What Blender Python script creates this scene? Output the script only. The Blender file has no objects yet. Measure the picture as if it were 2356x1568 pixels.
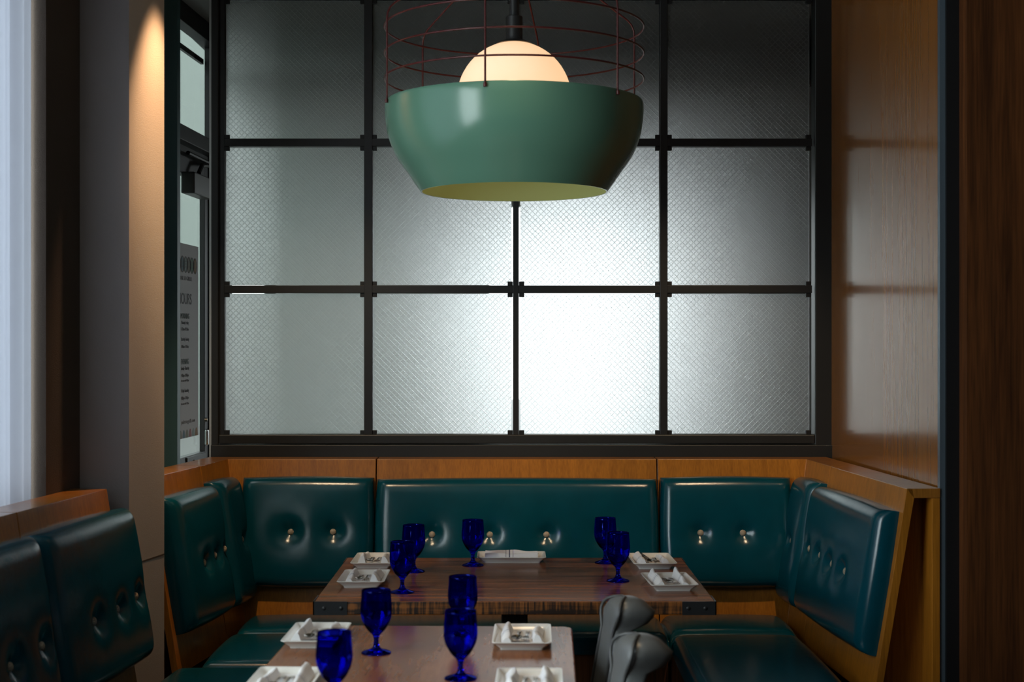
import bpy, bmesh, math, random
from mathutils import Vector, Matrix
random.seed(7)
R = math.radians
PI = math.pi
scene = bpy.context.scene
COL = scene.collection

# ------------------------------------------------------------------ camera
cam_d = bpy.data.cameras.new('camera')
cam_d.sensor_width = 36.0
cam_d.lens = 50.0
cam_d.clip_start = 0.05
cam_d.dof.use_dof = True
cam_d.dof.focus_distance = 5.75
cam_d.dof.aperture_fstop = 3.6
cam = bpy.data.objects.new('camera', cam_d)
cam.location = (0, 0, 1.57)
cam.rotation_euler = (R(90), 0, 0)
COL.objects.link(cam)
scene.camera = cam

# ------------------------------------------------------------------ exposure
scene.view_settings.view_transform = 'Standard'
scene.view_settings.look = 'None'
scene.view_settings.exposure = 0.55
scene.view_settings.gamma = 1.0
scene.view_settings.use_curve_mapping = False

# ------------------------------------------------------------------ overcast daylight
world = bpy.data.worlds.new('overcast_sky')
scene.world = world
world.use_nodes = True
bg = world.node_tree.nodes['Background']
bg.inputs[0].default_value = (0.86, 0.95, 0.97, 1)
bg.inputs[1].default_value = 2.7


def area_light(name, loc, rot, sx, sy, power, color):
    d = bpy.data.lights.new(name, 'AREA')
    d.shape = 'RECTANGLE'
    d.size, d.size_y = sx, sy
    d.energy = power
    d.color = color
    o = bpy.data.objects.new(name, d)
    o.location = loc
    o.rotation_euler = rot
    COL.objects.link(o)
    return o


def spot_light(name, loc, target, power, color, angle, blend, radius=0.04):
    d = bpy.data.lights.new(name, 'SPOT')
    d.energy = power
    d.color = color
    d.spot_size = R(angle)
    d.spot_blend = blend
    d.shadow_soft_size = radius
    o = bpy.data.objects.new(name, d)
    o.location = loc
    o.rotation_euler = (Vector(target) - Vector(loc)).to_track_quat('-Z', 'Y').to_euler()
    COL.objects.link(o)
    return o


# daylight arriving at the row of windows in the left wall
area_light('daylight_window_left', (-1.98, 2.82, 1.95), (0, R(-90), R(-6.6)), 2.0, 3.5, 150, (0.86, 0.94, 1.0))
# recessed ceiling downlights
WARM = (1.0, 0.73, 0.44)
spot_light('downlight_column', (-1.08, 5.03, 3.07), (-1.275, 5.03, 1.87), 80, (1.0, 0.60, 0.32), 42, 1.0, 0.02)
for (x, y, tx, ty, p) in ((-1.0, 4.3, -0.70, 6.0, 62), (1.0, 4.3, 0.70, 6.0, 62)):
    spot_light('downlight_booth', (x, y, 3.07), (tx, ty, 1.0), p, WARM, 50, 0.8, 0.05)
for (x, y, p) in ((0.0, 4.25, 16), (-0.1, 3.2, 26)):
    spot_light('downlight_table', (x, y, 3.07), (x, y + 0.10, 0), p, WARM, 48, 0.9, 0.05)


# ------------------------------------------------------------------ materials
def new_mat(name):
    m = bpy.data.materials.new(name)
    m.use_nodes = True
    return m, m.node_tree.nodes, m.node_tree.links


def plain(name, col, rough=0.5, metal=0.0, bump=0.0, bscale=200.0, spec=0.5, coat=0.0, vary=0.0):
    m, n, l = new_mat(name)
    b = n['Principled BSDF']
    b.inputs['Base Color'].default_value = (*col, 1)
    b.inputs['Roughness'].default_value = rough
    b.inputs['Metallic'].default_value = metal
    b.inputs['Specular IOR Level'].default_value = spec
    b.inputs['Coat Weight'].default_value = coat
    b.inputs['Coat Roughness'].default_value = 0.1
    if bump or vary:
        tc = n.new('ShaderNodeTexCoord')
        nz = n.new('ShaderNodeTexNoise')
        nz.inputs['Scale'].default_value = bscale
        nz.inputs['Detail'].default_value = 3
        l.new(tc.outputs['Object'], nz.inputs['Vector'])
        if bump:
            bp = n.new('ShaderNodeBump')
            bp.inputs['Strength'].default_value = bump
            bp.inputs['Distance'].default_value = 0.002
            l.new(nz.outputs['Fac'], bp.inputs['Height'])
            l.new(bp.outputs['Normal'], b.inputs['Normal'])
        if vary:
            nz2 = n.new('ShaderNodeTexNoise')
            nz2.inputs['Scale'].default_value = 3.0
            nz2.inputs['Detail'].default_value = 4
            l.new(tc.outputs['Object'], nz2.inputs['Vector'])
            hs = n.new('ShaderNodeHueSaturation')
            hs.inputs['Color'].default_value = (*col, 1)
            mr = n.new('ShaderNodeMapRange')
            mr.inputs['To Min'].default_value = 1 - vary
            mr.inputs['To Max'].default_value = 1 + vary
            l.new(nz2.outputs['Fac'], mr.inputs['Value'])
            l.new(mr.outputs['Result'], hs.inputs['Value'])
            l.new(hs.outputs['Color'], b.inputs['Base Color'])
    return m


def wood(name, dark, light, rough=0.35, scale=(40, 40, 2.0), ring=0.0, coat=0.0, bump=0.05, spec=0.5, lo=0.33, hi=0.66):
    """grain runs along the axis with the smallest scale"""
    m, n, l = new_mat(name)
    b = n['Principled BSDF']
    tc = n.new('ShaderNodeTexCoord')
    mp = n.new('ShaderNodeMapping')
    mp.inputs['Scale'].default_value = scale
    l.new(tc.outputs['Object'], mp.inputs['Vector'])
    nz = n.new('ShaderNodeTexNoise')
    nz.inputs['Scale'].default_value = 1.0
    nz.inputs['Detail'].default_value = 6
    nz.inputs['Roughness'].default_value = 0.65
    nz.inputs['Distortion'].default_value = 0.6
    l.new(mp.outputs['Vector'], nz.inputs['Vector'])
    fine = n.new('ShaderNodeTexNoise')
    mp2 = n.new('ShaderNodeMapping')
    mp2.inputs['Scale'].default_value = tuple(s * 6 for s in scale)
    l.new(tc.outputs['Object'], mp2.inputs['Vector'])
    l.new(mp2.outputs['Vector'], fine.inputs['Vector'])
    fine.inputs['Scale'].default_value = 1.0
    fine.inputs['Detail'].default_value = 2
    mx = n.new('ShaderNodeMix')
    mx.data_type = 'FLOAT'
    mx.inputs[0].default_value = 0.4
    l.new(nz.outputs['Fac'], mx.inputs[2])
    l.new(fine.outputs['Fac'], mx.inputs[3])
    cr = n.new('ShaderNodeValToRGB')
    cr.color_ramp.elements[0].position = lo
    cr.color_ramp.elements[0].color = (*dark, 1)
    cr.color_ramp.elements[1].position = hi
    cr.color_ramp.elements[1].color = (*light, 1)
    l.new(mx.outputs[0], cr.inputs['Fac'])
    out = cr.outputs['Color']
    if ring:
        mp3 = n.new('ShaderNodeMapping')
        mp3.inputs['Scale'].default_value = tuple(s * ring for s in scale)
        l.new(tc.outputs['Object'], mp3.inputs['Vector'])
        wv = n.new('ShaderNodeTexNoise')
        wv.inputs['Scale'].default_value = 1.0
        wv.inputs['Detail'].default_value = 1
        wv.inputs['Distortion'].default_value = 0.4
        l.new(mp3.outputs['Vector'], wv.inputs['Vector'])
        mu = n.new('ShaderNodeMath'); mu.operation = 'MULTIPLY'; mu.inputs[1].default_value = 60
        l.new(wv.outputs['Fac'], mu.inputs[0])
        sn = n.new('ShaderNodeMath'); sn.operation = 'SINE'
        l.new(mu.outputs[0], sn.inputs[0])
        mr = n.new('ShaderNodeMapRange')
        mr.inputs['From Min'].default_value = -1
        mr.inputs['From Max'].default_value = 1
        mr.inputs['To Min'].default_value = 0.80
        mr.inputs['To Max'].default_value = 1.06
        l.new(sn.outputs[0], mr.inputs['Value'])
        hs = n.new('ShaderNodeHueSaturation')
        l.new(out, hs.inputs['Color'])
        l.new(mr.outputs['Result'], hs.inputs['Value'])
        out = hs.outputs['Color']
    l.new(out, b.inputs['Base Color'])
    b.inputs['Roughness'].default_value = rough
    b.inputs['Coat Weight'].default_value = coat
    b.inputs['Coat Roughness'].default_value = 0.12
    b.inputs['Specular IOR Level'].default_value = spec
    if bump:
        bp = n.new('ShaderNodeBump')
        bp.inputs['Strength'].default_value = bump
        bp.inputs['Distance'].default_value = 0.002
        l.new(mx.outputs[0], bp.inputs['Height'])
        l.new(bp.outputs['Normal'], b.inputs['Normal'])
    return m


def leather(name, col, rough=0.3, bump=0.12):
    m, n, l = new_mat(name)
    b = n['Principled BSDF']
    tc = n.new('ShaderNodeTexCoord')
    vo = n.new('ShaderNodeTexVoronoi')
    vo.inputs['Scale'].default_value = 420
    l.new(tc.outputs['Object'], vo.inputs['Vector'])
    nz = n.new('ShaderNodeTexNoise')
    nz.inputs['Scale'].default_value = 14
    nz.inputs['Detail'].default_value = 5
    l.new(tc.outputs['Object'], nz.inputs['Vector'])
    ad = n.new('ShaderNodeMath'); ad.operation = 'MULTIPLY_ADD'
    ad.inputs[1].default_value = 0.12
    l.new(vo.outputs['Distance'], ad.inputs[0])
    l.new(nz.outputs['Fac'], ad.inputs[2])
    bp = n.new('ShaderNodeBump')
    bp.inputs['Strength'].default_value = bump
    bp.inputs['Distance'].default_value = 0.012
    l.new(ad.outputs[0], bp.inputs['Height'])
    l.new(bp.outputs['Normal'], b.inputs['Normal'])
    hs = n.new('ShaderNodeHueSaturation')
    hs.inputs['Color'].default_value = (*col, 1)
    mr = n.new('ShaderNodeMapRange')
    mr.inputs['To Min'].default_value = 0.85
    mr.inputs['To Max'].default_value = 1.15
    l.new(nz.outputs['Fac'], mr.inputs['Value'])
    l.new(mr.outputs['Result'], hs.inputs['Value'])
    l.new(hs.outputs['Color'], b.inputs['Base Color'])
    b.inputs['Roughness'].default_value = rough
    return m


M = {}
M['bronze'] = plain('dark_bronze_metal', (0.013, 0.0135, 0.0135), 0.45, 0.0, vary=0.15)
M['black_clip'] = plain('black_plastic', (0.004, 0.004, 0.005), 0.5)
M['black_metal'] = plain('black_powder_metal', (0.012, 0.012, 0.013), 0.45)
M['teal_frame'] = plain('painted_teal_frame', (0.062, 0.145, 0.165), 0.5)
M['door_metal'] = plain('door_metal', (0.055, 0.052, 0.050), 0.35, 0.3)
M['closer_metal'] = plain('closer_grey', (0.085, 0.082, 0.080), 0.4, 0.2)
M['chrome'] = plain('chrome', (0.8, 0.8, 0.8), 0.12, 1.0)
M['steel'] = plain('polished_steel', (0.42, 0.38, 0.34), 0.2, 1.0)
M['leather'] = leather('teal_leather', (0.001, 0.052, 0.074), 0.19, 0.07)
M['chair_leather'] = leather('grey_leather', (0.105, 0.108, 0.108), 0.34, 0.06)
M['chair_piping'] = plain('grey_piping', (0.05, 0.05, 0.05), 0.4)
M['honey_v'] = wood('honey_wood_upright', (0.27, 0.092, 0.008), (0.48, 0.172, 0.016), 0.32, (34, 34, 1.6), coat=0.25)
M['honey_ledge'] = wood('honey_wood_ledge', (0.23, 0.082, 0.011), (0.40, 0.150, 0.022), 0.28, (30, 30, 2.0), coat=0.3)
M['wall_wood'] = wood('glossy_wall_veneer', (0.20, 0.070, 0.010), (0.30, 0.108, 0.017), 0.24, (16, 16, 0.5), coat=0.55, bump=0.0)
M['dark_wood'] = wood('dark_oak_panel', (0.045, 0.013, 0.003), (0.14, 0.045, 0.011), 0.6, (26, 26, 1.0), ring=0.16, spec=0.2)
M['table_far'] = wood('walnut_top', (0.085, 0.022, 0.006), (0.31, 0.105, 0.032), 0.17, (1.2, 30, 30), coat=0.0, bump=0.02, spec=0.16, lo=0.42, hi=0.58)
M['table_near'] = wood('oak_top', (0.13, 0.043, 0.014), (0.31, 0.115, 0.042), 0.22, (14, 1.6, 14), ring=0.10, coat=0.0, bump=0.0, spec=0.16, lo=0.22, hi=0.80)
M['globe'] = None
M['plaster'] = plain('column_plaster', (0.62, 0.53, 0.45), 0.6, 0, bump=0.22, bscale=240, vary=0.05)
M['plaster_grey'] = plain('column_grey_face', (0.31, 0.265, 0.25), 0.7, 0, bump=0.3, bscale=160, vary=0.06)
M['wallpaper'] = plain('brown_wall_fabric', (0.075, 0.052, 0.038), 0.8, 0, bump=0.6, bscale=300)
M['ceiling'] = plain('ceiling_paint', (0.32, 0.32, 0.31), 0.85)
M['floor'] = wood('floor_boards', (0.020, 0.009, 0.005), (0.06, 0.028, 0.014), 0.4, (14, 1.2, 14))
M['dark_wall'] = plain('dark_room_wall', (0.05, 0.035, 0.025), 0.8)
M['concrete'] = plain('pale_concrete', (0.155, 0.178, 0.162), 0.9, vary=0.06)
M['concrete_b'] = plain('grey_concrete', (0.085, 0.105, 0.097), 0.9, vary=0.06)
M['pavement'] = plain('pale_pavement', (0.12, 0.12, 0.115), 0.9, vary=0.1)
M['lobby_wall'] = plain('lobby_plaster', (0.80, 0.81, 0.80), 0.8, vary=0.05)
M['lobby_dark'] = plain('lobby_dark_panel', (0.05, 0.036, 0.03), 0.7)
M['lobby_floor'] = plain('lobby_stone', (0.36, 0.36, 0.34), 0.35, vary=0.1)
M['porcelain'] = plain('white_porcelain', (0.72, 0.70, 0.66), 0.18)
M['shade_green'] = plain('sage_enamel', (0.130, 0.275, 0.190), 0.20)
M['shade_in'] = plain('sage_enamel_inside', (0.44, 0.58, 0.27), 0.6)
M['cage'] = plain('oxblood_wire', (0.085, 0.012, 0.012), 0.35)
M['paper'] = plain('white_vinyl', (0.36, 0.33, 0.32), 0.6)
M['ink'] = plain('dark_ink', (0.05, 0.05, 0.05), 0.7)
M['ink_grey'] = plain('grey_ink', (0.14, 0.135, 0.135), 0.7)
M['ink_green'] = plain('green_grey_ink', (0.09, 0.14, 0.125), 0.7)
for k, c in (('blue', (0.10, 0.17, 0.20)), ('mint', (0.20, 0.26, 0.24)), ('olive', (0.18, 0.17, 0.12)),
             ('green', (0.10, 0.20, 0.13)), ('ochre', (0.26, 0.14, 0.05)), ('red', (0.28, 0.09, 0.08))):
    M['oval_' + k] = plain('print_' + k, c, 0.7)

m, n, l = new_mat('lamp_opal')
b = n['Principled BSDF']
b.inputs['Base Color'].default_value = (0.8, 0.75, 0.68, 1)
b.inputs['Roughness'].default_value = 0.3
b.inputs['Emission Color'].default_value = (1.0, 0.62, 0.34, 1)
b.inputs['Emission Strength'].default_value = 0.66
M['globe'] = m

# brass woven button
m, n, l = new_mat('woven_button')
b = n['Principled BSDF']
tc = n.new('ShaderNodeTexCoord')
ck = n.new('ShaderNodeTexChecker')
ck.inputs['Scale'].default_value = 420
ck.inputs['Color1'].default_value = (0.62, 0.50, 0.36, 1)
ck.inputs['Color2'].default_value = (0.06, 0.04, 0.03, 1)
l.new(tc.outputs['Object'], ck.inputs['Vector'])
l.new(ck.outputs['Color'], b.inputs['Base Color'])
b.inputs['Roughness'].default_value = 0.5
M['button'] = m

# cobalt glass
m, n, l = new_mat('cobalt_glass')
n.remove(n['Principled BSDF'])
gl = n.new('ShaderNodeBsdfGlass')
gl.inputs['Color'].default_value = (0.085, 0.125, 0.93, 1)
gl.inputs['Roughness'].default_value = 0.0
gl.inputs['IOR'].default_value = 1.48
l.new(gl.outputs[0], n['Material Output'].inputs['Surface'])
M['cobalt'] = m


def clear_glass(name, tint, gloss=0.10):
    m, n, l = new_mat(name)
    n.remove(n['Principled BSDF'])
    tr = n.new('ShaderNodeBsdfTransparent')
    tr.inputs['Color'].default_value = (*tint, 1)
    go = n.new('ShaderNodeBsdfGlossy')
    go.inputs['Roughness'].default_value = 0.02
    fr = n.new('ShaderNodeFresnel'); fr.inputs['IOR'].default_value = 1.45
    mx = n.new('ShaderNodeMixShader')
    ge = n.new('ShaderNodeNewGeometry')
    iv = n.new('ShaderNodeMath'); iv.operation = 'SUBTRACT'; iv.inputs[0].default_value = 1.0
    l.new(ge.outputs['Backfacing'], iv.inputs[1])
    mm = n.new('ShaderNodeMath'); mm.operation = 'MULTIPLY'
    l.new(fr.outputs[0], mm.inputs[0]); l.new(iv.outputs[0], mm.inputs[1])
    l.new(mm.outputs[0], mx.inputs[0])
    l.new(tr.outputs[0], mx.inputs[1])
    l.new(go.outputs[0], mx.inputs[2])
    l.new(mx.outputs[0], n['Material Output'].inputs['Surface'])
    return m


M['clear'] = clear_glass('clear_glass', (0.93, 0.955, 0.94))


def textured_glass():
    """cast glass with a diagonal cross-hatch rib and a hammered grain"""
    m, n, l = new_mat('cross_reeded_glass')
    b = n['Principled BSDF']
    tc = n.new('ShaderNodeTexCoord')
    sp = n.new('ShaderNodeSeparateXYZ')
    l.new(tc.outputs['Object'], sp.inputs[0])

    def diag(sign):
        ad = n.new('ShaderNodeMath'); ad.operation = 'ADD' if sign > 0 else 'SUBTRACT'
        l.new(sp.outputs['X'], ad.inputs[0]); l.new(sp.outputs['Z'], ad.inputs[1])
        mu = n.new('ShaderNodeMath'); mu.operation = 'MULTIPLY'; mu.inputs[1].default_value = 1 / 0.0245
        l.new(ad.outputs[0], mu.inputs[0])
        fr = n.new('ShaderNodeMath'); fr.operation = 'PINGPONG'; fr.inputs[1].default_value = 0.5
        l.new(mu.outputs[0], fr.inputs[0])
        mr = n.new('ShaderNodeMapRange'); mr.interpolation_type = 'SMOOTHSTEP'
        mr.inputs['From Min'].default_value = 0.0
        mr.inputs['From Max'].default_value = 0.09
        l.new(fr.outputs[0], mr.inputs['Value'])
        return mr.outputs['Result']
    d1, d2 = diag(1), diag(-1)
    mn = n.new('ShaderNodeMath'); mn.operation = 'MINIMUM'
    l.new(d1, mn.inputs[0]); l.new(d2, mn.inputs[1])
    nz = n.new('ShaderNodeTexNoise')
    nz.inputs['Scale'].default_value = 480
    nz.inputs['Detail'].default_value = 1.5
    l.new(tc.outputs['Object'], nz.inputs['Vector'])
    ma = n.new('ShaderNodeMath'); ma.operation = 'MULTIPLY_ADD'; ma.inputs[1].default_value = 1.1
    l.new(nz.outputs['Fac'], ma.inputs[0]); l.new(mn.outputs[0], ma.inputs[2])
    bp = n.new('ShaderNodeBump')
    bp.inputs['Strength'].default_value = 0.46
    bp.inputs['Distance'].default_value = 0.0025
    l.new(ma.outputs[0], bp.inputs['Height'])
    l.new(bp.outputs['Normal'], b.inputs['Normal'])
    b.inputs['Base Color'].default_value = (0.965, 0.975, 0.975, 1)
    b.inputs['Roughness'].default_value = 0.38
    b.inputs['IOR'].default_value = 1.45
    b.inputs['Transmission Weight'].default_value = 1.0
    return m


M['reeded'] = textured_glass()

m, n, l = new_mat('sheer_curtain')
n.remove(n['Principled BSDF'])
df = n.new('ShaderNodeBsdfDiffuse'); df.inputs['Color'].default_value = (0.60, 0.60, 0.64, 1)
tl = n.new('ShaderNodeBsdfTranslucent'); tl.inputs['Color'].default_value = (0.62, 0.63, 0.68, 1)
mx = n.new('ShaderNodeMixShader'); mx.inputs[0].default_value = 0.5
l.new(df.outputs[0], mx.inputs[1]); l.new(tl.outputs[0], mx.inputs[2])
l.new(mx.outputs[0], n['Material Output'].inputs['Surface'])
M['curtain'] = m

# napkin with thin dark woven stripes across its length
m, n, l = new_mat('striped_napkin')
b = n['Principled BSDF']
b.inputs['Roughness'].default_value = 0.85
tc = n.new('ShaderNodeTexCoord')
sp = n.new('ShaderNodeSeparateXYZ'); l.new(tc.outputs['Object'], sp.inputs[0])
cr = n.new('ShaderNodeValToRGB'); cr.color_ramp.interpolation = 'CONSTANT'
W_ = (0.74, 0.73, 0.74, 1); D_ = (0.10, 0.11, 0.17, 1)
el = cr.color_ramp.elements
el[0].position = 0; el[0].color = W_
el[1].position = 0.40; el[1].color = D_
for p, c in ((0.41, W_), (0.455, D_), (0.475, W_), (0.52, D_), (0.53, W_)):
    e = el.new(p); e.color = c
mr = n.new('ShaderNodeMapRange')
mr.inputs['From Min'].default_value = -0.11; mr.inputs['From Max'].default_value = 0.11
l.new(sp.outputs['Y'], mr.inputs['Value']); l.new(mr.outputs['Result'], cr.inputs['Fac'])
l.new(cr.outputs['Color'], b.inputs['Base Color'])
M['napkin'] = m

# rough sawn plank edge with saw marks
m, n, l = new_mat('sawn_plank_edge')
b = n['Principled BSDF']
tc = n.new('ShaderNodeTexCoord')
mp = n.new('ShaderNodeMapping'); mp.inputs['Scale'].default_value = (3, 1, 60)
l.new(tc.outputs['Object'], mp.inputs['Vector'])
nz = n.new('ShaderNodeTexNoise'); nz.inputs['Scale'].default_value = 1; nz.inputs['Detail'].default_value = 5
l.new(mp.outputs['Vector'], nz.inputs['Vector'])
mp2 = n.new('ShaderNodeMapping'); mp2.inputs['Rotation'].default_value = (0, R(14), 0); mp2.inputs['Scale'].default_value = (150, 1, 9)
l.new(tc.outputs['Object'], mp2.inputs['Vector'])
nz2 = n.new('ShaderNodeTexNoise'); nz2.inputs['Scale'].default_value = 1; nz2.inputs['Detail'].default_value = 4
l.new(mp2.outputs['Vector'], nz2.inputs['Vector'])
mu = n.new('ShaderNodeMath'); mu.operation = 'MULTIPLY'
l.new(nz.outputs['Fac'], mu.inputs[0]); l.new(nz2.outputs['Fac'], mu.inputs[1])
cr = n.new('ShaderNodeValToRGB')
cr.color_ramp.elements[0].position = 0.20; cr.color_ramp.elements[0].color = (0.02, 0.008, 0.003, 1)
cr.color_ramp.elements[1].position = 0.36; cr.color_ramp.elements[1].color = (0.27, 0.088, 0.016, 1)
l.new(mu.outputs[0], cr.inputs['Fac'])
l.new(cr.outputs['Color'], b.inputs['Base Color'])
b.inputs['Roughness'].default_value = 0.5
M['sawn'] = m


# ------------------------------------------------------------------ mesh helpers
class MB:
    def __init__(s):
        s.v, s.f, s.mi, s.cur = [], [], [], 0

    def add(s, vs, fs):
        o = len(s.v)
        s.v += [tuple(p) for p in vs]
        for f in fs:
            s.f.append(tuple(i + o for i in f))
            s.mi.append(s.cur)
        return s

    def box(s, x0, x1, y0, y1, z0, z1):
        vs = [(x, y, z) for z in (z0, z1) for y in (y0, y1) for x in (x0, x1)]
        return s.add(vs, [(0, 2, 3, 1), (4, 5, 7, 6), (0, 1, 5, 4), (2, 6, 7, 3), (0, 4, 6, 2), (1, 3, 7, 5)])

    def obox(s, c, ax, ay, az, hx, hy, hz):
        c, ax, ay, az = Vector(c), Vector(ax).normalized(), Vector(ay).normalized(), Vector(az).normalized()
        vs = [c + ax * hx * i + ay * hy * j + az * hz * k for k in (-1, 1) for j in (-1, 1) for i in (-1, 1)]
        return s.add(vs, [(0, 2, 3, 1), (4, 5, 7, 6), (0, 1, 5, 4), (2, 6, 7, 3), (0, 4, 6, 2), (1, 3, 7, 5)])

    def prism(s, poly, z0, z1):
        n_ = len(poly)
        vs = [(p[0], p[1], z0) for p in poly] + [(p[0], p[1], z1) for p in poly]
        fs = [tuple(range(n_))[::-1], tuple(range(n_, 2 * n_))]
        fs += [(i, (i + 1) % n_, n_ + (i + 1) % n_, n_ + i) for i in range(n_)]
        return s.add(vs, fs)

    def rings(s, rings, cap0=True, cap1=True, closed=True):
        n_ = len(rings[0])
        vs = [p for r in rings for p in r]
        fs = []
        for k in range(len(rings) - 1):
            for i in range(n_ if closed else n_ - 1):
                j = (i + 1) % n_
                fs.append((k * n_ + i, k * n_ + j, (k + 1) * n_ + j, (k + 1) * n_ + i))
        if cap0:
            fs.append(tuple(range(n_))[::-1])
        if cap1:
            o = (len(rings) - 1) * n_
            fs.append(tuple(range(o, o + n_)))
        return s.add(vs, fs)

    def lathe(s, prof, n_=48, c=(0, 0, 0), cap0=False, cap1=False):
        rs = [[(c[0] + r * math.cos(2 * PI * i / n_), c[1] + r * math.sin(2 * PI * i / n_), c[2] + z)
               for i in range(n_)] for r, z in prof]
        return s.rings(rs, cap0, cap1)

    def tube(s, pts, r, n_=8, closed=False, rads=None):
        pts = [Vector(p) for p in pts]
        N = len(pts)
        rs = []
        prev = None
        for i, p in enumerate(pts):
            if closed:
                t = pts[(i + 1) % N] - pts[i - 1]
            else:
                t = pts[min(i + 1, N - 1)] - pts[max(i - 1, 0)]
            t.normalize()
            if prev is None:
                a = Vector((0, 0, 1)) if abs(t.z) < 0.9 else Vector((1, 0, 0))
                prev = t.cross(a).normalized()
            u = (prev - t * prev.dot(t)).normalized()
            prev = u
            w = t.cross(u)
            rr = rads[i] if rads else r
            rs.append([p + (u * math.cos(2 * PI * k / n_) + w * math.sin(2 * PI * k / n_)) * rr for k in range(n_)])
        if closed:
            rs.append(rs[0])
            return s.rings(rs, False, False)
        return s.rings(rs)

    def grid(s, fn, nu, nv):
        vs = [fn(i / nu, j / nv) for j in range(nv + 1) for i in range(nu + 1)]
        fs = [(j * (nu + 1) + i, j * (nu + 1) + i + 1, (j + 1) * (nu + 1) + i + 1, (j + 1) * (nu + 1) + i)
              for j in range(nv) for i in range(nu)]
        return s.add(vs, fs)

    def build(s, name, mats, parent=None, smooth=False, bevel=0.0, seg=2, merge=False, angle=40):
        me = bpy.data.meshes.new(name)
        off = Vector((0, 0, 0))
        if parent is not None:
            off = world_loc(parent)
        me.from_pydata([tuple(Vector(p) - off) for p in s.v], [], s.f)
        mats = mats if isinstance(mats, (list, tuple)) else [mats]
        for m_ in mats:
            me.materials.append(m_)
        for p, k in zip(me.polygons, s.mi):
            p.material_index = k
        bm = bmesh.new()
        bm.from_mesh(me)
        if merge:
            bmesh.ops.remove_doubles(bm, verts=bm.verts, dist=1e-5)
        bmesh.ops.recalc_face_normals(bm, faces=bm.faces)
        bm.to_mesh(me)
        bm.free()
        if smooth:
            me.polygons.foreach_set('use_smooth', [True] * len(me.polygons))
            if angle:
                me.set_sharp_from_angle(angle=R(angle))
        o = bpy.data.objects.new(name, me)
        COL.objects.link(o)
        if parent is not None:
            o.parent = parent
        if bevel:
            md = o.modifiers.new('bevel', 'BEVEL')
            md.width = bevel
            md.segments = seg
            md.limit_method = 'ANGLE'
        return o


def world_loc(o):
    v = Vector((0, 0, 0))
    while o is not None:
        v += Vector(o.location)
        o = o.parent
    return v


def tag(o, label=None, cat=None, group=None, kind=None):
    if label: o['label'] = label
    if cat: o['category'] = cat
    if group: o['group'] = group
    if kind: o['kind'] = kind
    return o


def thing(name, label, cat, loc=(0, 0, 0), rz=0.0, group=None):
    o = bpy.data.objects.new(name, None)
    COL.objects.link(o)
    o.location = loc
    o.rotation_euler = (0, 0, rz)
    o.empty_display_size = 0.1
    return tag(o, label, cat, group)


def copy_tree(o, parent=None):
    c = o.copy()
    COL.objects.link(c)
    if parent is not None:
        c.parent = parent
    for ch in list(o.children):
        copy_tree(ch, c)
    return c


def struct(name, mb, mats, label=None, **kw):
    o = mb.build(name, mats, **kw)
    o['kind'] = 'structure'
    if label:
        o['label'] = label
    return o


CEIL = 3.10
# ------------------------------------------------------------------ room shell
struct('floor', MB().box(-2.7, 4.0, -3.0, 6.22, -0.1, 0.0), M['floor'], 'dark wooden dining room floor')
struct('ceiling', MB().box(-2.7, 4.0, -3.0, 4.9, CEIL, CEIL + 0.15).box(-1.62, 4.0, 4.9, 9.4, CEIL, CEIL + 0.15), M['ceiling'], 'grey painted ceiling')
# right wall: glossy veneer beside the booth
struct('wall_right', MB().prism([(1.37, 6.30), (1.458, 4.835), (1.52, 4.835), (1.52, 6.30)], 0, CEIL), M['wall_wood'],
       'glossy honey veneer wall panel right of the booth')
struct('trim_1', MB().prism([(1.447, 4.835), (1.4485, 4.815), (1.466, 4.815), (1.466, 4.835)], 0, CEIL),
       plain('brushed_corner_trim', (0.16, 0.20, 0.24), 0.3, 0.6), 'slim metal corner strip at the veneer wall end')
struct('trim_2', MB().box(1.466, 1.56, 4.80, 4.86, 0, CEIL), M['black_clip'], 'black recess between veneer wall and dark oak panel')
struct('wall_front', MB().box(1.51, 4.0, 4.72, 4.80, 0, CEIL), M['dark_wood'], 'dark oak panelling right of the booth')
struct('wall_side', MB().box(4.0, 4.1, -3.0, 4.8, 0, CEIL), M['dark_wall'], 'dark wall of the room to the right')
struct('wall_rear', MB().box(-2.7, 4.1, -3.1, -3.0, 0, CEIL), M['dark_wall'], 'dark wall behind the viewer')
# left wall: wall below and above the window row, pier by the column
WS = 0.1163
wx = lambda y: -1.503 - WS * (4.6 - y)


def wseg(mb, y0, y1, z0, z1, d0=0.0, d1=0.16):
    return mb.prism([(wx(y0) - d0, y0), (wx(y1) - d0, y1), (wx(y1) - d1, y1), (wx(y0) - d1, y0)], z0, z1)


wl = MB()
wseg(wl, -3.0, 4.59, 0, 0.86)
wseg(wl, -3.0, 4.59, 3.0, CEIL)
wseg(wl, -3.0, 1.05, 0.86, 3.0)
wseg(wl, 4.59, 4.86, 0, CEIL)
struct('wall_left', wl, M['wallpaper'], 'brown fabric covered wall beside the curtained window')
w2 = wseg(MB(), 1.05, 4.59, 0.86, 3.0, 0.14, 0.146)
struct('window_2', w2, M['clear'], 'left window behind the sheer curtain')
# column
cb = MB()
cb.prism([(-1.306, 4.85), (-1.252, 5.12), (-1.70, 5.12), (-1.70, 4.85)], 0, CEIL)
cb.cur = 0
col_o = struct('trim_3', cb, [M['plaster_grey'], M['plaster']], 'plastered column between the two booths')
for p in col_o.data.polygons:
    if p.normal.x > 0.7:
        p.material_index = 1  # paler plaster on the right face, darker grey elsewhere
# thin darker strip along the chipped joint round the column near the seat
tag(MB().prism([(-1.3035, 4.862), (-1.2515, 5.118), (-1.2535, 5.1185), (-1.3055, 4.8625)], 0.80, 0.806).build(
    'trim_4', plain('dark_joint', (0.12, 0.09, 0.07), 0.8)), kind='structure')

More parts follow.
